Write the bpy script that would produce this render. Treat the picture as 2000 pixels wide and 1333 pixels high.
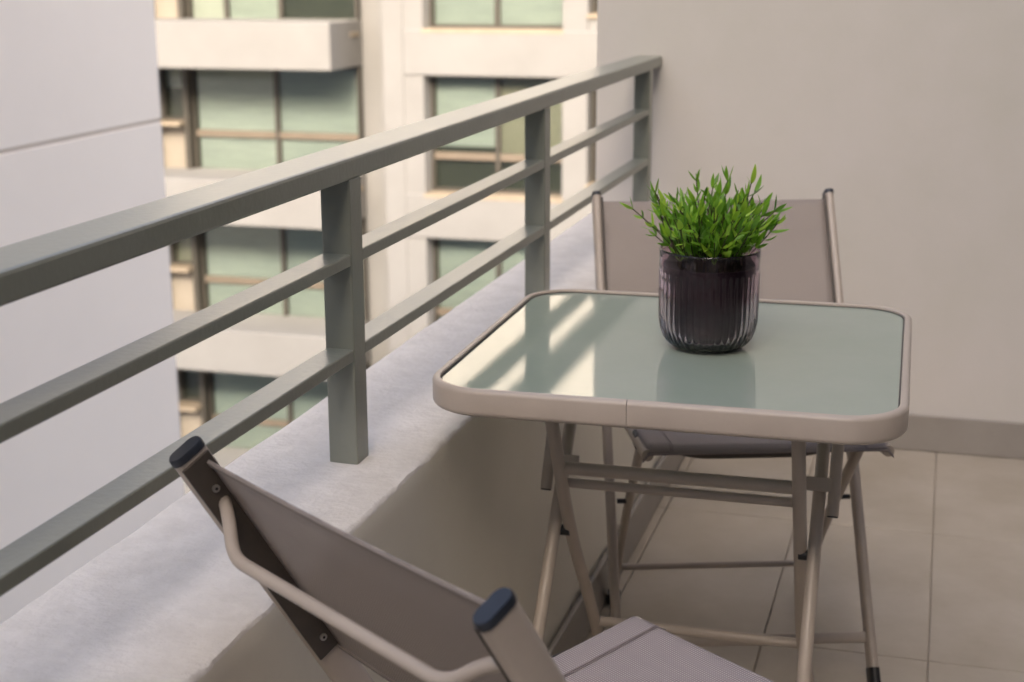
import bpy, bmesh, math, random
from mathutils import Vector, Matrix, noise
R = math.radians
S = bpy.context.scene
for o in list(bpy.data.objects):
    bpy.data.objects.remove(o, do_unlink=True)
C = S.collection

# ------------------------------------------------------------------ camera
cam = bpy.data.cameras.new('camera'); camo = bpy.data.objects.new('camera', cam); C.objects.link(camo)
PITCH, YAW, ROLL = 14.386, 16.227, -0.204
camo.matrix_world = (Matrix.Translation((0, 0, 1.2174)) @ Matrix.Rotation(R(YAW), 4, 'Z')
                     @ Matrix.Rotation(R(90 - PITCH), 4, 'X') @ Matrix.Rotation(R(ROLL), 4, 'Z'))
cam.sensor_width = 36; cam.lens = 2893.86 / 2000 * 36
cam.clip_start = .05; cam.clip_end = 2000
cam.dof.use_dof = True; cam.dof.focus_distance = 1.68; cam.dof.aperture_fstop = 7.2
S.camera = camo

# ------------------------------------------------------------------ sky, sun, exposure
EL, AZ = 31, 171
w = bpy.data.worlds.new('World'); S.world = w; w.use_nodes = True
wn = w.node_tree; wn.nodes.clear()
sky = wn.nodes.new('ShaderNodeTexSky'); sky.sky_type = 'NISHITA'; sky.sun_disc = False
sky.sun_elevation = R(EL); sky.sun_rotation = R(AZ); sky.air_density = .6; sky.dust_density = 5.0; sky.ozone_density = 0.0
bg = wn.nodes.new('ShaderNodeBackground'); bg.inputs[1].default_value = .15
wo = wn.nodes.new('ShaderNodeOutputWorld')
wn.links.new(sky.outputs[0], bg.inputs[0]); wn.links.new(bg.outputs[0], wo.inputs[0])
sun = bpy.data.lights.new('sun', 'SUN'); sun.energy = .5; sun.angle = R(8); sun.color = (1, .965, .92)
suno = bpy.data.objects.new('sun', sun); C.objects.link(suno)
tosun = Vector((math.sin(R(AZ)) * math.cos(R(EL)), math.cos(R(AZ)) * math.cos(R(EL)), math.sin(R(EL))))
suno.rotation_euler = tosun.to_track_quat('Z', 'Y').to_euler(); suno.location = (6, -6, 30)
V = S.view_settings
S.display_settings.display_device = 'sRGB'
V.view_transform = 'Standard'; V.look = 'None'; V.gamma = 1; V.use_curve_mapping = False
V.exposure = 1.78
V.use_white_balance = True; V.white_balance_temperature = 6750; V.white_balance_tint = 8
S.cycles.max_bounces = 10; S.cycles.transparent_max_bounces = 16; S.cycles.transmission_bounces = 10

# ------------------------------------------------------------------ materials
def mat(name, col, rough=.6, var=None, vscale=20, bump=0, bscale=60, metallic=0, spec=.5, vdetail=5, stretch=None, rvar=0):
    m = bpy.data.materials.new(name); m.use_nodes = True
    nt = m.node_tree; b = nt.nodes['Principled BSDF']
    b.inputs['Base Color'].default_value = (*col, 1); b.inputs['Roughness'].default_value = rough
    b.inputs['Metallic'].default_value = metallic; b.inputs['Specular IOR Level'].default_value = spec
    tc = nt.nodes.new('ShaderNodeTexCoord'); src = tc.outputs['Object']
    if stretch:
        mp = nt.nodes.new('ShaderNodeMapping'); mp.inputs['Scale'].default_value = stretch
        nt.links.new(src, mp.inputs[0]); src = mp.outputs[0]
    if var:
        n = nt.nodes.new('ShaderNodeTexNoise'); n.inputs['Scale'].default_value = vscale; n.inputs['Detail'].default_value = vdetail
        n.inputs['Roughness'].default_value = .62
        nt.links.new(src, n.inputs['Vector'])
        cr = nt.nodes.new('ShaderNodeValToRGB'); cr.color_ramp.elements[0].position = .33; cr.color_ramp.elements[1].position = .67
        cr.color_ramp.elements[0].color = (*var, 1); cr.color_ramp.elements[1].color = (*col, 1)
        nt.links.new(n.outputs[0], cr.inputs[0]); nt.links.new(cr.outputs[0], b.inputs['Base Color'])
        if rvar:
            mr = nt.nodes.new('ShaderNodeMapRange'); mr.inputs[3].default_value = rough - rvar; mr.inputs[4].default_value = rough + rvar
            nt.links.new(n.outputs[0], mr.inputs[0]); nt.links.new(mr.outputs[0], b.inputs['Roughness'])
    if bump:
        n2 = nt.nodes.new('ShaderNodeTexNoise'); n2.inputs['Scale'].default_value = bscale; n2.inputs['Detail'].default_value = 6
        nt.links.new(src, n2.inputs['Vector'])
        bp = nt.nodes.new('ShaderNodeBump'); bp.inputs['Strength'].default_value = bump; bp.inputs['Distance'].default_value = .01
        nt.links.new(n2.outputs[0], bp.inputs['Height']); nt.links.new(bp.outputs[0], b.inputs['Normal'])
    return m

M = {}
M['wall'] = mat('lavender_plaster', (.68, .65, .635), .8, (.615, .60, .56), 1.6, .05, 60)
M['parapet'] = mat('cream_plaster', (.84, .80, .71), .85, (.78, .74, .65), 3, .08, 160)
M['coping'] = mat('weathered_concrete', (.88, .84, .80), .9, (.77, .73, .69), 26, .3, 110, vdetail=9)
M['skirting'] = mat('skirting_stone', (.36, .335, .31), .5, (.32, .295, .27), 6, .05, 80)
M['tile'] = mat('beige_floor_tile', (.50, .445, .38), .42, (.40, .35, .28), 5, .04, 60, vdetail=8, rvar=.08)
M['grout'] = mat('grout', (.50, .44, .375), .9, (.42, .37, .31), 30, .2, 200)
M['rail'] = mat('grey_green_rail_paint', (.27, .285, .245), .32, (.24, .255, .215), 9, .06, 120, rvar=.05)
M['taupe'] = mat('taupe_powder_coat', (.53, .46, .40), .34, (.49, .425, .37), 18, .03, 400, rvar=.05)
M['dark_taupe'] = mat('dark_taupe_metal', (.075, .062, .053), .4, (.06, .05, .043), 30, .03, 300)
M['black'] = mat('black_plastic', (.016, .017, .02), .35, (.022, .022, .026), 60)
M['cap'] = mat('blue_black_plastic', (.03, .036, .05), .3, (.025, .03, .042), 50)
M['steel'] = mat('screw_steel', (.6, .58, .55), .3, (.5, .48, .46), 80, metallic=.9)
M['soil_pot'] = mat('nursery_pot_plastic', (.045, .028, .034), .5, (.03, .019, .024), 40)
M['soil'] = mat('peat', (.02, .015, .01), .95, (.035, .026, .018), 120, .5, 200)
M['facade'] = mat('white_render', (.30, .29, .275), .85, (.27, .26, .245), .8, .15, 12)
M['reflector'] = mat('white_reflector', (.74, .70, .63), .85, (.69, .65, .58), .5)  # pale so the added unseen wall brightens the tabletop reflection
M['facade_beige'] = mat('beige_panel', (.36, .31, .25), .7, (.31, .27, .215), 1.5)
M['frame'] = mat('bronze_window_frame', (.085, .075, .06), .45, (.07, .062, .05), 5)
M['sill'] = mat('tan_sill', (.42, .34, .25), .6, (.36, .29, .21), 3)
M['transom'] = mat('brown_transom', (.22, .175, .13), .6, (.19, .15, .11), 3)
M['blind'] = mat('pale_green_blind', (.45, .465, .435), .8, (.36, .38, .36), 1.2, stretch=(1, 1, 8))
M['blind_tan'] = mat('tan_blind', (.32, .29, .225), .8, (.28, .25, .19), 1.2)
M['blind_white'] = mat('white_blind', (.55, .53, .49), .8, (.5, .48, .44), 1.2)
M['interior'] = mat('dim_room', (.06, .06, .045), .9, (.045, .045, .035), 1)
M['leftwall'] = mat('pale_render', (.80, .735, .67), .85, (.76, .695, .635), .5, .12, 9)
M['groove'] = mat('tan_groove_mortar', (.55, .47, .40), .9, (.50, .43, .36), 3)  # tan mortar in the joint between wall panels
M['asphalt'] = mat('courtyard_paving', (.36, .34, .31), .9, (.29, .275, .25), .4, .2, 4)
M['ownwall'] = mat('own_house_render', (.42, .40, .37), .85, (.38, .36, .335), .8, .1, 30)

M['door_glass'] = mat('dark_door_glass', (.02, .022, .022), .06, (.024, .026, .026), 2)
M['stem'] = mat('leaf_stem', (.05, .06, .018), .6, (.06, .045, .02), 60)

# leaf: bright plastic-like green with random tone per leaf
def leaf_material():
    m = bpy.data.materials.new('leaf_green'); m.use_nodes = True; nt = m.node_tree; b = nt.nodes['Principled BSDF']
    oi = nt.nodes.new('ShaderNodeObjectInfo'); cr = nt.nodes.new('ShaderNodeValToRGB')
    e = cr.color_ramp.elements; e[0].color = (.09, .24, .02, 1); e[1].color = (.50, .74, .08, 1)
    k = e.new(.55); k.color = (.22, .46, .04, 1)
    nt.links.new(oi.outputs['Random'], cr.inputs[0])
    nt.links.new(cr.outputs[0], b.inputs['Base Color']); b.inputs['Roughness'].default_value = .38
    tr = nt.nodes.new('ShaderNodeBsdfTranslucent'); nt.links.new(cr.outputs[0], tr.inputs[0])
    mx = nt.nodes.new('ShaderNodeMixShader'); mx.inputs[0].default_value = .3
    nt.links.new(b.outputs[0], mx.inputs[1]); nt.links.new(tr.outputs[0], mx.inputs[2])
    nt.links.new(mx.outputs[0], nt.nodes['Material Output'].inputs[0]); return m
M['leaf'] = leaf_material()

# woven sling fabric: fine weave in colour, relief and a little see-through
def sling(name, col, dark, alpha, rowscale):
    m = bpy.data.materials.new(name); m.use_nodes = True; nt = m.node_tree; b = nt.nodes['Principled BSDF']
    tc = nt.nodes.new('ShaderNodeTexCoord')
    def wave(axis, sc):
        wv = nt.nodes.new('ShaderNodeTexWave'); wv.wave_type = 'BANDS'; wv.bands_direction = axis
        wv.inputs['Scale'].default_value = sc; wv.inputs['Distortion'].default_value = .15; wv.inputs['Detail'].default_value = 1
        nt.links.new(tc.outputs['UV'], wv.inputs[0]); return wv
    a = wave('X', rowscale); c = wave('Y', rowscale)
    mu = nt.nodes.new('ShaderNodeMath'); mu.operation = 'MULTIPLY'
    nt.links.new(a.outputs['Fac'], mu.inputs[0]); nt.links.new(c.outputs['Fac'], mu.inputs[1])
    mx = nt.nodes.new('ShaderNodeMix'); mx.data_type = 'RGBA'
    mx.inputs[6].default_value = (*dark, 1); mx.inputs[7].default_value = (*col, 1)
    nt.links.new(mu.outputs[0], mx.inputs[0]); nt.links.new(mx.outputs[2], b.inputs['Base Color'])
    b.inputs['Roughness'].default_value = .62
    bp = nt.nodes.new('ShaderNodeBump'); bp.inputs['Strength'].default_value = .5; bp.inputs['Distance'].default_value = .0012
    nt.links.new(mu.outputs[0], bp.inputs['Height']); nt.links.new(bp.outputs[0], b.inputs['Normal'])
    t = nt.nodes.new('ShaderNodeBsdfTransparent'); ms = nt.nodes.new('ShaderNodeMixShader'); ms.inputs[0].default_value = alpha
    nt.links.new(b.outputs[0], ms.inputs[1]); nt.links.new(t.outputs[0], ms.inputs[2])
    nt.links.new(ms.outputs[0], nt.nodes['Material Output'].inputs[0]); return m
M['sling'] = sling('taupe_sling_weave', (.72, .63, .57), (.33, .285, .26), .2, 4.0)
M['seat'] = sling('lavender_seat_weave', (.62, .545, .545), (.30, .26, .26), .0, 4.2)

# frosted table glass: pale green diffusing body under a smooth, faintly rippled face
def frosted():
    m = bpy.data.materials.new('frosted_green_glass'); m.use_nodes = True; nt = m.node_tree; nt.nodes.remove(nt.nodes['Principled BSDF'])
    N = nt.nodes.new; L = nt.links.new
    tc = N('ShaderNodeTexCoord'); mp = N('ShaderNodeMapping'); mp.inputs['Scale'].default_value = (60, 520, 1)
    n = N('ShaderNodeTexNoise'); n.inputs['Scale'].default_value = 1; n.inputs['Detail'].default_value = 2
    L(tc.outputs['Object'], mp.inputs[0]); L(mp.outputs[0], n.inputs[0])
    bp = N('ShaderNodeBump'); bp.inputs['Strength'].default_value = .05; bp.inputs['Distance'].default_value = .0006
    L(n.outputs[0], bp.inputs['Height'])
    d = N('ShaderNodeBsdfDiffuse'); d.inputs[0].default_value = (.47, .58, .48, 1)
    # faint wiped-on film and specks of dust
    n2 = N('ShaderNodeTexNoise'); n2.inputs['Scale'].default_value = 9; n2.inputs['Detail'].default_value = 8; n2.inputs['Roughness'].default_value = .7
    L(tc.outputs['Object'], n2.inputs[0])
    cr = N('ShaderNodeValToRGB'); cr.color_ramp.elements[0].position = .35; cr.color_ramp.elements[1].position = .75
    cr.color_ramp.elements[0].color = (.52, .635, .535, 1); cr.color_ramp.elements[1].color = (.59, .69, .60, 1)
    L(n2.outputs[0], cr.inputs[0]); L(cr.outputs[0], d.inputs[0])
    tr = N('ShaderNodeBsdfTranslucent'); tr.inputs[0].default_value = (.8, .87, .81, 1)
    body = N('ShaderNodeMixShader'); body.inputs[0].default_value = .36; L(d.outputs[0], body.inputs[1]); L(tr.outputs[0], body.inputs[2])
    g = N('ShaderNodeBsdfGlossy'); mr = N('ShaderNodeMapRange'); mr.inputs[3].default_value = .0; mr.inputs[4].default_value = .075
    L(n2.outputs[0], mr.inputs[0]); L(mr.outputs[0], g.inputs['Roughness']); L(bp.outputs[0], g.inputs['Normal'])
    f = N('ShaderNodeFresnel'); f.inputs[0].default_value = 2.2; L(bp.outputs[0], f.inputs['Normal'])
    mx = N('ShaderNodeMixShader'); L(f.outputs[0], mx.inputs[0]); L(body.outputs[0], mx.inputs[1]); L(g.outputs[0], mx.inputs[2])
    L(mx.outputs[0], nt.nodes['Material Output'].inputs[0]); return m
M['frosted'] = frosted()

def smoked():
    m = bpy.data.materials.new('smoked_plum_glass'); m.use_nodes = True; b = m.node_tree.nodes['Principled BSDF']
    b.inputs['Base Color'].default_value = (.62, .50, .58, 1); b.inputs['Roughness'].default_value = .03
    b.inputs['Transmission Weight'].default_value = 1; b.inputs['IOR'].default_value = 1.5
    nt = m.node_tree
    # the tint varies slightly round the pressed glass
    tc = nt.nodes.new('ShaderNodeTexCoord'); n = nt.nodes.new('ShaderNodeTexNoise'); n.inputs['Scale'].default_value = 14
    cr = nt.nodes.new('ShaderNodeValToRGB'); cr.color_ramp.elements[0].color = (.62, .47, .55, 1); cr.color_ramp.elements[1].color = (.74, .62, .68, 1)
    nt.links.new(tc.outputs['Object'], n.inputs[0]); nt.links.new(n.outputs[0], cr.inputs[0]); nt.links.new(cr.outputs[0], b.inputs['Base Color'])
    return m
M['smoked'] = smoked()

def pane_glass():
    m = bpy.data.materials.new('window_pane_glass'); m.use_nodes = True; nt = m.node_tree; nt.nodes.remove(nt.nodes['Principled BSDF'])
    t = nt.nodes.new('ShaderNodeBsdfTransparent'); t.inputs[0].default_value = (.90, .935, .91, 1)
    g = nt.nodes.new('ShaderNodeBsdfGlossy'); g.inputs['Roughness'].default_value = .03
    f = nt.nodes.new('ShaderNodeFresnel'); f.inputs[0].default_value = 1.5
    mx = nt.nodes.new('ShaderNodeMixShader')
    nt.links.new(f.outputs[0], mx.inputs[0]); nt.links.new(t.outputs[0], mx.inputs[1]); nt.links.new(g.outputs[0], mx.inputs[2])
    nt.links.new(mx.outputs[0], nt.nodes['Material Output'].inputs[0]); return m
M['pane'] = pane_glass()

# ------------------------------------------------------------------ helpers
def tag(o, label=None, cat=None, group=None, kind=None):
    if label: o['label'] = label
    if cat: o['category'] = cat
    if group: o['group'] = group
    if kind: o['kind'] = kind
    return o
def thing(name, loc, rz, label, cat, group=None):
    o = bpy.data.objects.new(name, None); C.objects.link(o); o.location = loc; o.rotation_euler = (0, 0, rz)
    return tag(o, label, cat, group)
def obj(name, bm, m, parent=None, smooth=False):
    bmesh.ops.recalc_face_normals(bm, faces=bm.faces[:])
    me = bpy.data.meshes.new(name); bm.to_mesh(me); bm.free()
    if smooth:
        for p in me.polygons: p.use_smooth = True
        if smooth != 'all': me.set_sharp_from_angle(angle=R(40))
    me.materials.append(M[m])
    o = bpy.data.objects.new(name, me); C.objects.link(o); o.parent = parent
    return o
def share(name, me, parent, loc=(0, 0, 0), rot=(0, 0, 0)):
    o = bpy.data.objects.new(name, me); C.objects.link(o); o.parent = parent; o.location = loc; o.rotation_euler = rot
    return o
def box(x0, x1, y0, y1, z0, z1, bev=0, seg=1, bm=None):
    bm = bm or bmesh.new()
    vs = [bm.verts.new((x, y, z)) for x in (x0, x1) for y in (y0, y1) for z in (z0, z1)]
    fs = [bm.faces.new([vs[i] for i in q]) for q in ((0, 1, 3, 2), (4, 6, 7, 5), (0, 4, 5, 1), (2, 3, 7, 6), (0, 2, 6, 4), (1, 5, 7, 3))]
    if bev:
        es = list({e for f in fs for e in f.edges})
        bmesh.ops.bevel(bm, geom=es, offset=bev, segments=seg, affect='EDGES', profile=.5)
    return bm
def circ(r, n=12): return [(r * math.cos(2 * math.pi * i / n), r * math.sin(2 * math.pi * i / n)) for i in range(n)]
def stadium(w, t, n=6):           # w along first axis, t along second
    a = (w - t) / 2; pts = []
    for i in range(n + 1): th = -math.pi / 2 + math.pi * i / n; pts.append((a + t / 2 * math.cos(th), t / 2 * math.sin(th)))
    for i in range(n + 1): th = math.pi / 2 + math.pi * i / n; pts.append((-a + t / 2 * math.cos(th), t / 2 * math.sin(th)))
    return pts
def rrect(w, h, r, n=4):
    pts = []
    for cx, cy, a0 in ((w/2-r, -h/2+r, -90), (w/2-r, h/2-r, 0), (-w/2+r, h/2-r, 90), (-w/2+r, -h/2+r, 180)):
        for i in range(n + 1):
            a = R(a0 + 90 * i / n); pts.append((cx + r * math.cos(a), cy + r * math.sin(a)))
    return pts
def sweep(path, prof, first=None, caps=True, bm=None):
    """sweep a profile along a polyline; profile's first axis starts along 'first'"""
    bm = bm or bmesh.new(); P = [Vector(p) for p in path]; n = len(P); rings = []
    t0 = (P[1] - P[0]).normalized()
    a = Vector(first) if first else (Vector((0, 0, 1)) if abs(t0.z) < .9 else Vector((1, 0, 0)))
    a = (a - t0 * a.dot(t0)).normalized()
    for i in range(n):
        t = (P[min(i+1, n-1)] - P[max(i-1, 0)]).normalized()
        a = (a - t * a.dot(t)).normalized(); b = t.cross(a)
        sc = 1
        rings.append([bm.verts.new(P[i] + a * x + b * y) for x, y in prof])
    m = len(prof)
    for i in range(n - 1):
        for j in range(m): bm.faces.new((rings[i][j], rings[i][(j+1) % m], rings[i+1][(j+1) % m], rings[i+1][j]))
    if caps: bm.faces.new(rings[0][::-1]); bm.faces.new(rings[-1])
    return bm
def rounded(path, rad, n=6):
    """round the corners of a polyline"""
    P = [Vector(p) for p in path]; out = [P[0]]
    for i in range(1, len(P) - 1):
        a = (P[i-1] - P[i]); b = (P[i+1] - P[i]); d = min(rad, a.length * .48, b.length * .48)
        s = P[i] + a.normalized() * d; e = P[i] + b.normalized() * d
        for k in range(n + 1):
            t = k / n; out.append(s * (1-t)**2 + P[i] * 2 * t * (1-t) + e * t**2)
    out.append(P[-1]); return out
def tube(path, r, rad=0, n=12, caps=True): return sweep(rounded(path, rad) if rad else path, circ(r, n), caps=caps)

rnd = random.Random(7)
XI, XO, YW = -.6187, -.8606, 3.757          # parapet top inner / outer edge, end wall
XF, ZP = -.585, .591                        # parapet foot, parapet top

# ================================================================== setting
tag(obj('ground', box(-150, 150, -150, 200, -16.2, -16), 'asphalt'), kind='structure')

# ---- balcony floor with single tiles
fl = tag(obj('floor', box(XO + .02, 1.6, -3.2, YW + .02, -.2, -.006), 'grout'), kind='structure')
TX, TY, G = .295, .632, .0024
tb = box(-TX/2 + G/2, TX/2 - G/2, -TY/2 + G/2, TY/2 - G/2, -.012, 0, .0015, 2)
t0 = obj('tile', tb, 'tile', fl); tme = t0.data; first = True
xe = [.035 + TX * k for k in range(-3, 6)]; ye = [3.172 + TY * k for k in range(-10, 2)]
def cut_tile(x0, x1, y0, y1):
    return obj('tile', box(x0, x1, y0, y1, -.012, 0, .0015, 2), 'tile', fl)
for i in range(len(xe) - 1):
    for j in range(len(ye) - 1):
        x0, x1, y0, y1 = xe[i], xe[i+1], ye[j], ye[j+1]
        cx0, cx1, cy1 = max(x0, XI), min(x1, 1.58), min(y1, YW)
        if cx1 - cx0 < .02 or cy1 - y0 < .02: continue
        if cx0 > x0 or cx1 < x1 or cy1 < y1:
            cut_tile(cx0 + G/2, cx1 - G/2, y0 + G/2, cy1 - G/2)
        elif first:
            t0.location = ((x0+x1)/2, (y0+y1)/2, 0); first = False
        else:
            share('tile', tme, fl, ((x0+x1)/2, (y0+y1)/2, 0))

# ---- end wall with its skirting
ew = tag(obj('end_wall', box(XO - .004, 6, YW, YW + 1.6, -16, 5.5), 'wall'),
         'smooth lavender grey plaster wall closing the end of the balcony', 'wall')
obj('skirting', box(XF + .012, 1.59, YW - .012, YW - .001, .0005, .095, .003, 2), 'skirting', ew)

# ---- parapet: low plastered wall with a rough weathered top
def parapet():
    bm = bmesh.new(); ys = []
    y = -3.2
    while y < YW - .003: ys.append(y); y += .012 if y > .6 else .08
    ys.append(YW - .002)
    prof = [(XO, -.5), (XO, ZP - .006), (XO + .006, ZP)] + [(XO + .006 + (XI - XO - .016) * k / 14, ZP) for k in range(1, 14)] + \
           [(XI - .006, ZP), (XI - .002, ZP - .002), (XI, ZP - .006), (XI + .001, ZP - .03), (XI + .006, ZP - .12), (XI + .016, ZP - .3), (XF, ZP - .58), (XF, -.15)]
    rows = []
    for y in ys:
        row = []
        for k, (x, z) in enumerate(prof):
            v = Vector((x, y, z))
            n1 = noise.noise(Vector((x * 9, y * 9, 1.3))); n2 = noise.noise(Vector((x * 40, y * 40, 5.1)))
            if 2 <= k <= 16: v.z += .0022 * n1 + .0008 * n2
            if 15 <= k <= 18: v.x += .0025 * noise.noise(Vector((3, y * 13, 0))) + .0028 * noise.noise(Vector((9, y * 55, 2)))
            row.append(bm.verts.new(v))
        rows.append(row)
    for a, b in zip(rows, rows[1:]):
        for k in range(len(prof) - 1): bm.faces.new((a[k], a[k+1], b[k+1], b[k]))
        bm.faces.new((a[-1], a[0], b[0], b[-1]))
    bm.faces.new(rows[0]); bm.faces.new(rows[-1])
    for f in bm.faces:
        c = f.calc_center_median(); f.material_index = 1 if c.z > ZP - .008 else 0
    o = obj('parapet_wall', bm, 'parapet', None, True); o.data.materials.append(M['coping'])
    return o
pw = tag(parapet(), 'low plastered parapet wall with rough concrete top carrying the metal railing', 'parapet wall')
obj('skirting', box(XF + .001, XF + .011, -3.1, YW - .002, .0005, .095, .003, 2), 'skirting', pw)

# ---- railing
XR = -.6955
rl = thing('balcony_railing', (XR - .02, 1.6, ZP), 0, 'grey green painted metal railing with three posts standing on the parapet', 'railing')
def rpart(name, x0, x1, y0, y1, z0, z1, bev=.0025):
    bm = box(x0 - rl.location.x, x1 - rl.location.x, y0 - 1.6, y1 - 1.6, z0 - ZP, z1 - ZP, bev, 2)
    return obj(name, bm, 'rail', rl)
posts = [.70, 1.6796, 2.6121, 3.6031]; PW = .04
rpart('handrail', XR - .066, XR, -3.0, YW - .001, .957, .985, .004)
for y in [-2.2, -1.25, -.28] + posts:
    rpart('post', XR - PW, XR - .0005, y, y + PW, ZP - .003, .958)
ends = [-2.2, -1.25, -.28] + posts
def collar(y):                                # bit of mortar squeezed out round the post's foot
    bm = bmesh.new(); cx, cy = -.0005, y + PW/2 - 1.6; n = 28; lo, hi = [], []
    for i in range(n):
        a = 2 * math.pi * i / n; c, s_ = math.cos(a), math.sin(a); k = .0215 / max(abs(c), abs(s_))
        o = k + .004 + .004 * (noise.noise(Vector((c * 2 + y * 7, s_ * 2, 0))) + .6)
        lo.append(bm.verts.new((cx + c * o, cy + s_ * o, -.002))); hi.append(bm.verts.new((cx + c * (k - .001), cy + s_ * (k - .001), .004 + .002 * noise.noise(Vector((c * 3, s_ * 3, y))))))
    for i in range(n): bm.faces.new((lo[i], lo[(i+1) % n], hi[(i+1) % n], hi[i]))
    obj('mortar_collar', bm, 'skirting', rl, 'all')

for z0, z1 in ((.8500, .8655), (.7275, .7435)):
    for a, b in zip(ends, ends[1:] + [None]):
        y1 = b if b is not None else YW
        if b is None: continue
        rpart('rail_bar', XR - PW + .0015, XR - .0015, a + PW - .001, y1 + .001, z0, z1, .002)

# ---- own building (behind and above the camera): only its light and shade reach the picture
ob = thing('apartment_building', (1.6, 0, 0), 0, 'own apartment block whose wall and upper floors close the balcony on the right', 'building')
obj('house_wall', box(0, 12, -14, YW - .004, -16, 7.5), 'ownwall', ob)


dr = obj('sliding_door', box(-.05, -.002, -1.6, 2.2, .02, 2.2, .01), 'frame', ob)
for y0, y1 in ((-1.52, .26), (.34, 2.12)): obj('pane', box(-.056, -.051, y0, y1, .1, 2.12), 'door_glass', dr)

# ---- plain neighbouring building on the left
nb = thing('neighbouring_building', (-5.45, 9.66, -16), 0, 'blank pale wall of the neighbouring building left of the railing', 'building')
H0 = 16
zs = [-16, .109, 5.3]
for a, b in zip(zs, zs[1:]):
    obj('wall_panel', box(-2.6, 0, -40, 0, a + H0 + .011, b + H0 - .011, .006), 'leftwall', nb)
    obj('joint', box(-2.588, -.012, -39.99, -.009, b + H0 - .012, b + H0 + .012), 'groove', nb)

# ---- unseen tall block added behind the camera to keep low sun off the balcony
sun_blocker = thing('apartment_building', (-10, -18, -16), 0, 'unseen sun blocker added behind the viewer to shade the balcony', 'building')
obj('wall', box(-26, 24, -12, 0, 0, 32.4), 'leftwall', sun_blocker)
obj('blocker_top', box(-26.3, 24.3, -12.3, .3, 32.401, 32.7), 'facade', sun_blocker)

# ---- opposite building
YF = 28.0
fb = thing('apartment_building', (-11, YF, -16), 0, 'cream apartment block with banded facade and green tinted windows across the street', 'building')
def fbox(name, x0, x1, y0, y1, z0, z1, m, parent=fb, bev=0):
    return obj(name, box(x0 + 11, x1 + 11, y0 - YF, y1 - YF, z0 + 16, z1 + 16, bev), m, parent)
ST = 3.25
rows = [(-.92 - ST * k, .04 - ST * k) for k in range(-1, 5)]            # spandrel bands (bottom, top)
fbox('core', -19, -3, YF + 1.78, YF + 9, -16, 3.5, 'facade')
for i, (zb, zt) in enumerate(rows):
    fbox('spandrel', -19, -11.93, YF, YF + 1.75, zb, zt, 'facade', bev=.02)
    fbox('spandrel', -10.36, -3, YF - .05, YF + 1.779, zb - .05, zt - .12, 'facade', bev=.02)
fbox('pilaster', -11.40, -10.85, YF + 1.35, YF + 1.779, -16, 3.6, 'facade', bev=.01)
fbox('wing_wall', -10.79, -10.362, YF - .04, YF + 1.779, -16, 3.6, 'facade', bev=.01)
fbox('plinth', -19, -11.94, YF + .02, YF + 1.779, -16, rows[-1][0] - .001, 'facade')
def window(x0, x1, z0, z1, yd, mull, trans, lows, blinds):
    """window set back by yd: frame bars, panes, blinds behind, dim room"""
    y = YF + yd
    wf = fbox('window', x0, x1, y + .10, y + .12, z0, z1, 'interior')
    def bar(xa, xb, za, zb_, m='frame', d=0): fbox('frame_bar', xa, xb, y - .04 - d, y + .05, za, zb_, m, wf)
    t = .07
    bar(x0, x0 + t, z0, z1); bar(x1 - t, x1, z0, z1); bar(x0 + t, x1 - t, z1 - t, z1); bar(x0 + t, x1 - t, z0, z0 + t)
    xs = [x0 + t] + mull + [x1 - t]
    for k in mull: bar(k - .05, k + .05, z0 + t, z1 - t, d=.006)
    for k in trans: bar(x0 + t, x1 - t, k - .07, k + .07, 'transom', d=-.004)
    zz = [z0 + t] + trans + [z1 - t]
    for a, b in zip(xs, xs[1:]):
        for c, d in zip(zz, zz[1:]): fbox('pane', a, b, y, y + .008, c, d, 'pane', wf)
    for k, (a, b) in enumerate(zip(xs, xs[1:])):
        bl = blinds[k % len(blinds)]
        if bl: fbox('blind', a + .02, b - .02, y + .065, y + .075, z0 + .02 + (z1 - z0) * bl[1], z1 - .02, bl[0], wf)
    fbox('window_sill', x0 - .03, x1 + .03, y - min(yd, .45) - .06, y - .041, z0 - .08, z0 - .003, 'sill', wf)
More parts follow.
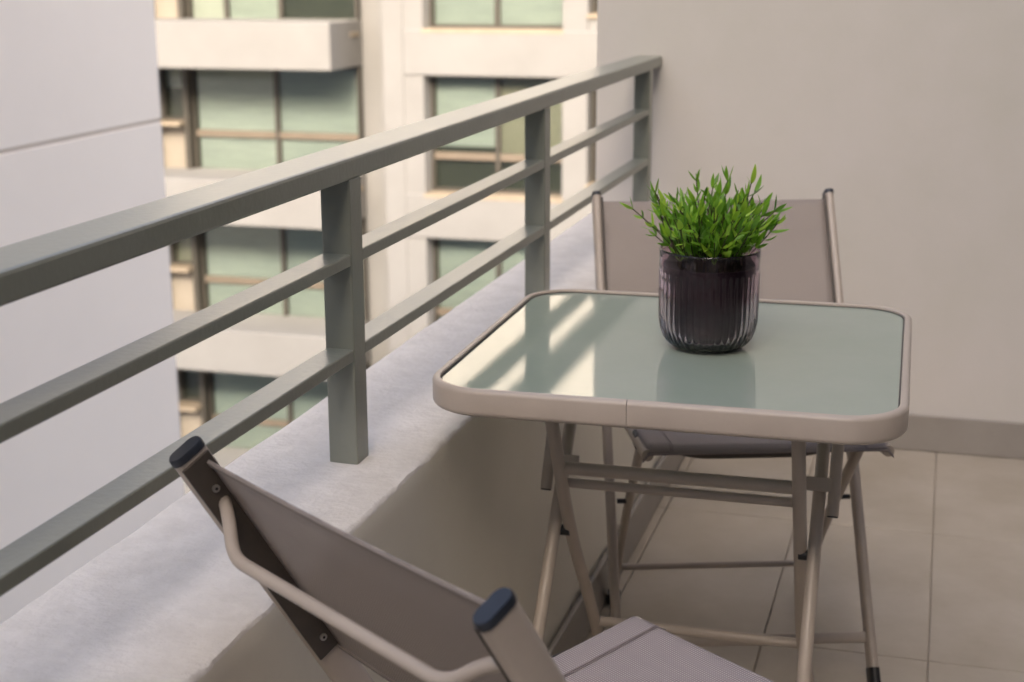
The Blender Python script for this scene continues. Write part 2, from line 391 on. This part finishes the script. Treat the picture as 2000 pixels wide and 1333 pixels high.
for k in range(5):
    zt = rows[k][0]; zb = rows[k + 1][1]
    bl = [[('blind_white', .0), ('blind', .0), None], [('blind', 0), ('blind', .0)], [('blind', .0), ('blind', .0)], [('blind', .0), ('blind', .3)], [('blind', .2), None]][k]
    mm = [-14.969, -13.699] if k == 0 else [-13.879]
    window(-15.889, -11.94, zb - .25, zt - .002, 1.60, mm, [] if k == 0 else [zb + .82 - .04 * k], 0, bl)
    fbox('jamb', -16.016, -15.900, YF + 1.35, YF + 1.77, zb - .3, zt - .003, 'frame')
    # narrow side light left of the big window, beige panel below it
    window(-16.630, -16.027, zb + 1.05, zt - .004, 1.6, [], [], 0, [[('blind_tan', .0), ('blind_white', .55)][k % 2], ])
    fbox('beige_panel', -16.630, -16.027, YF + 1.5, YF + 1.775, zb - .3, zb + .96, 'facade_beige')
    fbox('pier', -19, -16.640, YF + 1.2, YF + 1.77, zb - .001, zt + .001, 'facade')
    bl2 = [[('blind', 0), ('blind', 0)], [('blind', .38), ('blind_tan', .3)], [('blind', 0), ('blind', 0)], [('blind', .1), ('blind', .2)], [None, ('blind', .1)]][k]
    z1r = zt - .053; z0r = zb - .10
    window(-9.94, -7.12, z0r, z1r, .42, [-8.54], [] if k == 0 else [z0r + .72], 0, bl2)
    fbox('pier', -10.36, -9.945, YF - .02, YF + 1.775, z0r - .03, z1r + .01, 'facade')
    fbox('pier', -7.115, -6.62, YF - .02, YF + 1.775, z0r - .03, z1r + .01, 'facade')
    window(-6.61, -6.35, z0r + .3, z1r, .42, [], [], 0, [None])
    fbox('panel', -6.61, -6.35, YF, YF + 1.775, z0r - .03, z0r + .2, 'facade')
    fbox('pier', -6.34, -3, YF - .02, YF + 1.775, z0r - .03, z1r + .01, 'facade')
fbox('reflector_wall', -18.5, -3.2, YF + 1.0, YF + 8.5, rows[0][1] - .13, 11.5, 'reflector')  # unseen blank wall added high up for the glass tabletop to mirror
fbox('roof_parapet', -19, -3, YF + .7, YF + 1.0, rows[0][1] - .13, rows[0][1] + .35, 'facade')

# ================================================================== chairs
def chair(name, loc, rotdeg, label):
    rz = R(rotdeg); d = Vector((-math.sin(rz), math.cos(rz), 0))
    base = Vector((loc[0], loc[1], 0)) - d * .30            # empty under the chair's middle
    t = thing(name, base, rz, label, 'chair', 'taupe folding sling chairs at the table')
    Y = lambda s: .30 - s                                    # s = distance behind the seat's front edge
    top, bot = Vector((0, Y(.556), .788)), Vector((0, Y(.092), .012))
    along = (top - bot).normalized()
    perp = Vector((0, -along.z, along.y)).normalized()       # backwards, square to the post
    if perp.y > 0: perp = -perp
    def P(u, k, off=0): return Vector((u, 0, 0)) + bot.lerp(top, k) + perp * off
    L = (top - bot).length
    for s in (-1, 1):
        u = s * .220
        po = obj('back_post', sweep([P(u, 0), P(u, .25), P(u, .5), P(u, .75), P(u, 1)], stadium(.035, .0155, 5), first=perp), 'taupe', t, True)
        capb = sweep([P(u, .9975), P(u, 1.0), P(u, 1.004), P(u, 1.006)], stadium(.0365, .0175, 6), first=perp)
        for v in capb.verts:                                 # dome the cap a little
            if (v.co - P(u, 1.006)).dot(along) > -.0005: v.co = P(u, 1.006) + (v.co - P(u, 1.006)) * .93
        obj('end_cap', capb, 'cap', po, True)
        obj('foot_cap', sweep([P(u, -.012), P(u, .03)], stadium(.038, .0185, 6), first=perp), 'black', po, True)
        # strip that clamps the sling, on the inner side of the post
        st = obj('clamp_strip', sweep([P(u - s * .0095, .70, .001), P(u - s * .0095, .993, .001)], [(x, y) for x, y in rrect(.031, .0036, .0015, 2)], first=perp), 'dark_taupe', t, True)
        for k in (.722, .782, .955):
            c = P(u - s * .0114, k, .001)
            sc = sweep([c, c + Vector((-s * .0022, 0, 0))], circ(.0038, 10)); obj('screw', sc, 'steel', st, True)
            hx = sweep([c + Vector((-s * .0018, 0, 0)), c + Vector((-s * .0026, 0, 0))], circ(.0016, 6)); obj('screw_socket', hx, 'black', st)
    # sling of the back
    def cloth(name, fn, nu, nv, th, m, parent, us, vs):
        bm = bmesh.new(); uv = bm.loops.layers.uv.new('UVMap'); g = []
        for side in (0, 1):
            g.append([[bm.verts.new(fn(i / nu, j / nv, side * th)) for j in range(nv + 1)] for i in range(nu + 1)])
        def face(vs_, uvs):
            f = bm.faces.new(vs_)
            for l, q in zip(f.loops, uvs): l[uv].uv = q
        for side in (0, 1):
            for i in range(nu):
                for j in range(nv):
                    q = ((i, j), (i+1, j), (i+1, j+1), (i, j+1))
                    face([g[side][a][b] for a, b in q], [(a / nu * us, b / nv * vs) for a, b in q])
        for i in range(nu):
            for j in (0, nv): face([g[0][i][j], g[0][i+1][j], g[1][i+1][j], g[1][i][j]], [(i/nu*us, j/nv*vs)] * 4)
        for j in range(nv):
            for i in (0, nu): face([g[0][i][j], g[0][i][j+1], g[1][i][j+1], g[1][i][j]], [(i/nu*us, j/nv*vs)] * 4)
        return obj(name, bm, m, parent, 'all')
    def back(i, j, th):
        u = -.2115 + .423 * i; k = .685 + .300 * j
        bow = 1 - (2 * i - 1) ** 2
        sag = .005 * bow * (1.2 - .7 * j)
        off = -.008 + sag - th
        kk = k + .010 * bow * (1 - j)
        return P(u, kk, off)
    bs = cloth('back_sling', back, 24, 24, .0016, 'sling', t, 10, 6.3)
    for k in (.03, .985):
        pts = [back(i / 20, k, -.0006) for i in range(21)]
        obj('hem', sweep(pts, rrect(.006 if k < .5 else .007, .0024, .001, 2), first=along), 'sling', bs, True)
    # bent bar behind the sling
    a, b = .935, .918
    pth = [P(-.212, a, .0), P(-.185, a - .003, .014), P(-.155, b, .038), P(.155, b, .038), P(.185, a - .003, .014), P(.212, a, .0)]
    obj('back_bar', tube(pth, .0062, .03, 12), 'taupe', t, 'all')
    # seat
    def seat(i, j, th):
        u = -.200 + .40 * i; s = .365 * j
        sag = .006 * (1 - (2 * i - 1) ** 2) * math.sin(math.pi * min(1, max(0, j)))
        z = .478 - .036 * j - sag
        e = abs(2 * i - 1)
        if e > .93: z -= .012 * ((e - .93) / .07) ** 2
        if j < .05: z -= .012 * ((.05 - j) / .05) ** 2
        return Vector((u, Y(s), z - th))
    ss = cloth('seat_sling', seat, 40, 26, .0018, 'seat', t, 10, 9)
    for s in (-1, 1):
        hb = cloth('side_hem', lambda i, j, th, s=s: seat(.5 + s * (.385 + .098 * i), .004 + .99 * j, -.0014 + th), 8, 24, .001, 'seat', ss, 1.1, 9)
        for e in (.379, .3885):
            pts = [seat(.5 + s * e, .004 + .99 * j / 24, -.0012) for j in range(25)]
            obj('stitching', tube(pts, .0006, 0, 5), 'seat', hb)
        obj('seat_rail', tube([(s * .192, Y(.004), .463), (s * .192, Y(.36), .427)], .0095, 0, 12), 'taupe', t, True)
        lp = rounded([(s * .186, Y(.115), .452), (s * .186, Y(.285), .270), (s * .186, Y(.385), .150), (s * .186, Y(.475), .012)], .08, 8)
        rg = obj('rear_leg', sweep(lp, stadium(.023, .014, 5), first=(0, 1, .6)), 'taupe', t, 'all')
        obj('foot_cap', tube([(s * .186, Y(.466), .026), (s * .186, Y(.476), .0)], .0135, 0, 12), 'black', rg, True)
        obj('hinge_bracket', box(s * .186 - .013, s * .186 + .013, Y(.142), Y(.104), .438, .463, .004, 2), 'black', t)
        obj('pivot_bolt', tube([(s * .182, Y(.259), .292), (s * .208, Y(.259), .292)], .0045, 0, 10), 'black', t)
    obj('seat_bar', tube([(-.186, Y(.125), .450), (-.165, Y(.125), .446), (-.10, Y(.135), .418), (.10, Y(.135), .418), (.165, Y(.125), .446), (.186, Y(.125), .450)], .0075, .04, 12), 'dark_taupe', t, 'all')
    obj('rear_crossbar', tube([(-.186, Y(.420), .098), (.186, Y(.420), .098)], .0065, 0, 12), 'taupe', t, True)
    c0, c1 = P(-.219, .088), P(.219, .088)
    obj('front_crossbar', sweep([c0, c1], stadium(.020, .012, 5), first=along), 'taupe', t, True)
    return t
near = chair('folding_chair', (-.144, 1.477), -34, 'taupe sling folding chair in the foreground, seen from behind its backrest')
far = chair('folding_chair', (-.231, 2.242), 198.9, 'taupe sling folding chair behind the table, against the end wall')

# ================================================================== table
TC = Vector((-.3225, 1.9975, 0)); TR = .0193
tt = thing('folding_table', TC, TR, 'square taupe folding table with frosted glass top between the two chairs', 'table')
inv = (Matrix.Translation(TC) @ Matrix.Rotation(TR, 4, 'Z')).inverted()
W = lambda x, y, z: inv @ Vector((x, y, z))
def rr_path(hx, hy, r, n=12):
    pts = []
    for cx, cy, a0 in ((hx-r, -hy+r, -90), (hx-r, hy-r, 0), (-hx+r, hy-r, 90), (-hx+r, -hy+r, 180)):
        for i in range(n + 1):
            a = R(a0 + 90 * i / n); pts.append((cx + r * math.cos(a), cy + r * math.sin(a)))
    return pts
HX, HY, CR = .300, .306, .078
def rim():
    bm = bmesh.new(); prof = []                       # (inset, z) – soft outer bulge, flat inner lip
    for cz, a0, rr_ in ((.6715, -90, .0075), (.6935, 0, .0065)):
        for i in range(5):
            a = R(a0 + 90 * i / 4); prof.append((rr_ - rr_ * math.cos(a), cz + rr_ * math.sin(a)))
    prof += [(.0095, .6998), (.0108, .6985), (.0108, .666), (.0095, .6642)]
    base = rr_path(HX, HY, CR); N = len(base)
    sx = -.0315                                        # seam of the bent tube on the front side
    pts = [(sx + .0003, -HY)] + base + [(sx - .0003, -HY)]
    def off(d): return [(sx + .0003, -HY + d)] + rr_path(HX - d, HY - d, CR - d) + [(sx - .0003, -HY + d)]
    cols = [[bm.verts.new((x, y, z)) for x, y in off(d)] for d, z in prof]
    m = len(prof)
    for k in range(len(pts) - 1):
        for j in range(m): bm.faces.new((cols[j][k], cols[(j+1) % m][k], cols[(j+1) % m][k+1], cols[j][k+1]))
    bm.faces.new([c[0] for c in cols]); bm.faces.new([c[-1] for c in cols][::-1])
    return bm
obj('rim', rim(), 'taupe', tt, True)
def plate(hx, hy, r, z0, z1):
    bm = bmesh.new(); a = [bm.verts.new((x, y, z0)) for x, y in rr_path(hx, hy, r)]; b = [bm.verts.new((x, y, z1)) for x, y in rr_path(hx, hy, r)]
    n = len(a)
    for i in range(n): bm.faces.new((a[i], a[(i+1) % n], b[(i+1) % n], b[i]))
    bm.faces.new(a[::-1]); bm.faces.new(b); return bm
obj('glass_top', plate(HX - .0132, HY - .0132, CR - .0132, .6895, .6950), 'frosted', tt)
def ring():
    bm = bmesh.new(); cols = []
    for d, z in ((.0109, .688), (.0109, .6958), (.0131, .6958), (.0131, .688)): cols.append([bm.verts.new((x, y, z)) for x, y in rr_path(HX - d, HY - d, CR - d)])
    n = len(cols[0])
    for j in range(4):
        for i in range(n): bm.faces.new((cols[j][i], cols[j][(i+1) % n], cols[(j+1) % 4][(i+1) % n], cols[(j+1) % 4][i]))
    return bm
obj('shade_line', ring(), 'black', tt, True)  # black strip in place of the shaded gap between rim and glass
# legs: inner frame A (top near, foot far), outer frame B (top far, foot near)
for s, xs in ((-1, (-.4925, -.4925, -.489, -.497)), (1, (-.157, -.156, -.160, -.145))):
    g = obj('inner_leg', tube(rounded([W(xs[0], 1.85, .672), W(xs[1], 1.995, .40), W(xs[2], 2.15, .195), W(xs[3], 2.285, .010)], .10, 6), .0095, 0, 14), 'taupe', tt, 'all')
    obj('foot_cap', tube([W(xs[3] - .0003, 2.279, .018), W(xs[3], 2.292, .0)], .0115, 0, 12), 'black', g, True)
for s, x in ((-1, -.5135), (1, -.1365)):
    g = obj('outer_leg', tube([W(x, 2.09, .555), W(x, 1.985, .405), W(x + s * .004, 1.715, .010)], .0095, .08, 14), 'taupe', tt, 'all')
    obj('foot_cap', tube([W(x + s * .004, 1.722, .02), W(x + s * .004, 1.708, .0)], .0115, 0, 12), 'black', g, True)
    obj('top_cap', tube([W(x, 2.088, .552), W(x, 2.0935, .5605)], .0100, 0, 12), 'black', g, True)
    xo = x + s * .021
    h = obj('hanger_tube', tube([W(xo, 2.115, .672), W(xo, 2.015, .455)], .0085, 0, 14), 'taupe', tt, True)
    obj('open_end', tube([W(xo, 2.0152, .4555), W(xo, 2.0143, .4535)], .0078, 0, 12), 'black', h, True)
    bw = .023 if s > 0 else .012
    b = obj('bracket', box(-bw, bw, -.0015, .0015, -.010, .010, .001), 'taupe', tt)
    b.location = W(x + (-.003 if s > 0 else .014), 2.028, .497); b.rotation_euler = (R(-24), 0, 0)
    obj('pivot', tube([W(x - s * .022, 1.993, .402), W(x + s * .002, 1.993, .402)], .008, 0, 12), 'black', tt, True)
obj('crossbar', tube([W(-.4925, 1.935, .520), W(-.157, 1.940, .520)], .0095, 0, 14), 'taupe', tt, True)
obj('crossbar', tube([W(-.4975, 1.960, .489), W(-.153, 1.965, .489)], .0070, 0, 12), 'taupe', tt, True)
obj('foot_crossbar', tube([W(-.488, 2.162, .182), W(-.16, 2.166, .182)], .0080, 0, 12), 'taupe', tt, True)
for s in (-1, 1): obj('support_rail', box(s * .19 - .011, s * .19 + .011, -.292, .292, .664, .6885, .003), 'taupe', tt)

# ================================================================== glass planter and plant
PB = Vector((-.298, 1.999, .6953))
def planter():
    bm = bmesh.new(); NS = 264; RIB = 44
    out = [(.0, 0), (.030, 0), (.044, .0012), (.050, .0035), (.0565, .0085), (.0625, .0165), (.0665, .027), (.0685, .040), (.069, .06), (.0692, .09), (.0694, .1085), (.0694, .1115), (.0690, .114), (.0692, .128), (.0694, .137), (.0690, .1395)]
    inn = [(.0672, .1395), (.0668, .137), (.0664, .12), (.0662, .09), (.0658, .05), (.063, .031), (.058, .019), (.048, .0105), (.03, .008), (0, .008)]
    rings = []
    for k, (r, z) in enumerate(out + inn):
        if r == 0: rings.append([bm.verts.new((0, 0, z))]); continue
        ring = []
        ribbed = 4 <= k <= 10
        amp = {4: .0004, 5: .0008, 10: .0007}.get(k, .0011) if ribbed else 0
        for i in range(NS):
            th = 2 * math.pi * i / NS; rr = r - amp * (1 - abs(math.sin(RIB * th / 2))) * 2.1
            ring.append(bm.verts.new((rr * math.cos(th), rr * math.sin(th), z)))
        rings.append(ring)
    for a, b in zip(rings, rings[1:]):
        for i in range(NS):
            j = (i + 1) % NS
            if len(a) == 1: bm.faces.new((a[0], b[i], b[j]))
            elif len(b) == 1: bm.faces.new((a[i], a[j], b[0]))
            else: bm.faces.new((a[i], a[j], b[j], b[i]))
    o = obj('glass_planter', bm, 'smoked', None, 'all'); o.location = PB; return o
tag(planter(), 'smoky plum ribbed glass planter standing on the frosted table top', 'planter')
plant = thing('potted_plant', PB + Vector((0, 0, .0082)), 0, 'bushy bright green artificial plant with narrow leaves in the glass planter', 'plant')
bm = bmesh.new()
prof = [(0, .0), (.030, .0006), (.046, .0038), (.0555, .013), (.0612, .026), (.0632, .046), (.0642, .100), (.0640, .1085), (.0622, .109), (.0610, .102), (.0, .094)]
rg = []
for r, z in prof: rg.append([bm.verts.new((r * math.cos(2*math.pi*i/40), r * math.sin(2*math.pi*i/40), z)) for i in range(40)] if r else [bm.verts.new((0, 0, z))])
for a, b in zip(rg, rg[1:]):
    for i in range(40):
        j = (i + 1) % 40
        if len(a) == 1: bm.faces.new((a[0], b[i], b[j]))
        elif len(b) == 1: bm.faces.new((a[i], a[j], b[0]))
        else: bm.faces.new((a[i], a[j], b[j], b[i]))
obj('nursery_pot', bm, 'soil_pot', plant, True)
obj('peat', sweep([(0, 0, .0945), (0, 0, .1025)], circ(.0605, 32)), 'soil', plant)
def leaf_mesh(w, bend, fold, n=6):
    bm = bmesh.new(); rows = []
    for i in range(n + 1):
        t = i / n; hw = w * (math.sin(math.pi * min(1, t * .93 + .04)) ** .8) * (1.12 - .45 * t); hw = max(hw, .004 if i == n else hw)
        y = t; z = bend * t * t
        rows.append([bm.verts.new((-hw, y, z + fold * hw)), bm.verts.new((0, y, z)), bm.verts.new((hw, y, z + fold * hw))])
    for a, b in zip(rows, rows[1:]):
        for k in (0, 1): bm.faces.new((a[k], a[k+1], b[k+1], b[k]))
    return bm
leaf_meshes = []
for k in range(12):
    b_ = leaf_mesh(rnd.uniform(.13, .21), rnd.uniform(-.35, .3), rnd.uniform(.15, .5))
    me = bpy.data.meshes.new('leaf'); b_.to_mesh(me); b_.free(); me.materials.append(M['leaf'])
    for p in me.polygons: p.use_smooth = True
    leaf_meshes.append(me)
leaves = []; NST = 124
def add_leaf(p, d, up, ln):
    zax = (up - d * up.dot(d)).normalized() * -1; xax = d.cross(zax)
    mx = Matrix((xax, d, zax)).transposed().to_4x4(); mx.translation = p
    leaves.append((mx @ Matrix.Scale(ln, 4), p, rnd.randrange(len(leaf_meshes))))
for k in range(NST):
    a = k * 2.39996 + rnd.uniform(-.3, .3); rr = .046 * math.sqrt((k + .5) / NST); q_ = rr / .046
    tall = k % 5 == 1
    hgt = rnd.uniform(.095, .142) * (1.03 - .25 * q_ * q_) if tall else rnd.uniform(.060, .104) * (1.08 - .15 * q_ * q_)
    lean = q_ ** 1.1 * rnd.uniform(.4, 1.02)
    outv = Vector((math.cos(a), math.sin(a), 0)); side = Vector((-outv.y, outv.x, 0)) * rnd.uniform(-.5, .5)
    wob = Vector((rnd.uniform(-1, 1), rnd.uniform(-1, 1), 0)) * .006
    pts = []
    for i in range(9):
        t = i / 8; z = .094 + hgt * (t - .10 * lean * t * t)
        h = max(0, (z - .116) / .1)
        pts.append(Vector((rr * math.cos(a), rr * math.sin(a), z)) + (outv + side) * (.112 * lean * h ** 1.1) + wob * math.sin(3.1 * t))
    obj('stem', tube(pts, .0008, 0, 5), 'stem', plant)
    n = rnd.randint(4, 5) if tall else rnd.randint(3, 5); ph = rnd.uniform(0, 6.28)
    for i in range(n):
        t = (.42 if tall else .36) + (.55 if tall else .61) * i / (n - 1); f = min(t, .999) * 8; q = int(f); p = pts[q].lerp(pts[min(q+1, 8)], f - q)
        tan = (pts[min(q+1, 8)] - pts[q]).normalized(); o1 = tan.orthogonal().normalized(); o2 = tan.cross(o1)
        for pair in range(3 if i == n - 1 else 2):
            if rnd.random() < .12: continue
            az = ph + i * 1.45 + pair * (2.1 if i == n - 1 else math.pi) + rnd.uniform(-.4, .4)
            spread = rnd.uniform(.25, .7) if i == n - 1 else rnd.uniform(.35, 1.3)
            d = (tan + (o1 * math.cos(az) + o2 * math.sin(az)) * spread).normalized()
            add_leaf(p, d, (tan + Vector((rnd.uniform(-.3, .3), rnd.uniform(-.3, .3), 0))).normalized(), rnd.uniform(.014, .032) * (.85 if i == n - 1 else 1))
camdir = Vector((.15, -1, .35)).normalized()
leaves.sort(key=lambda L: -(L[1].dot(camdir) + .6 * L[1].z))
for mx, p, k in leaves[:300]:
    o = bpy.data.objects.new('leaf', leaf_meshes[k]); C.objects.link(o); o.parent = plant; o.matrix_local = mx
rest = bmesh.new()
for mx, p, k in leaves[300:]:
    tmp = leaf_meshes[k].copy(); tmp.transform(mx); rest.from_mesh(tmp); bpy.data.meshes.remove(tmp)
lo = obj('inner_foliage', rest, 'leaf', plant, 'all'); lo['kind'] = 'stuff'
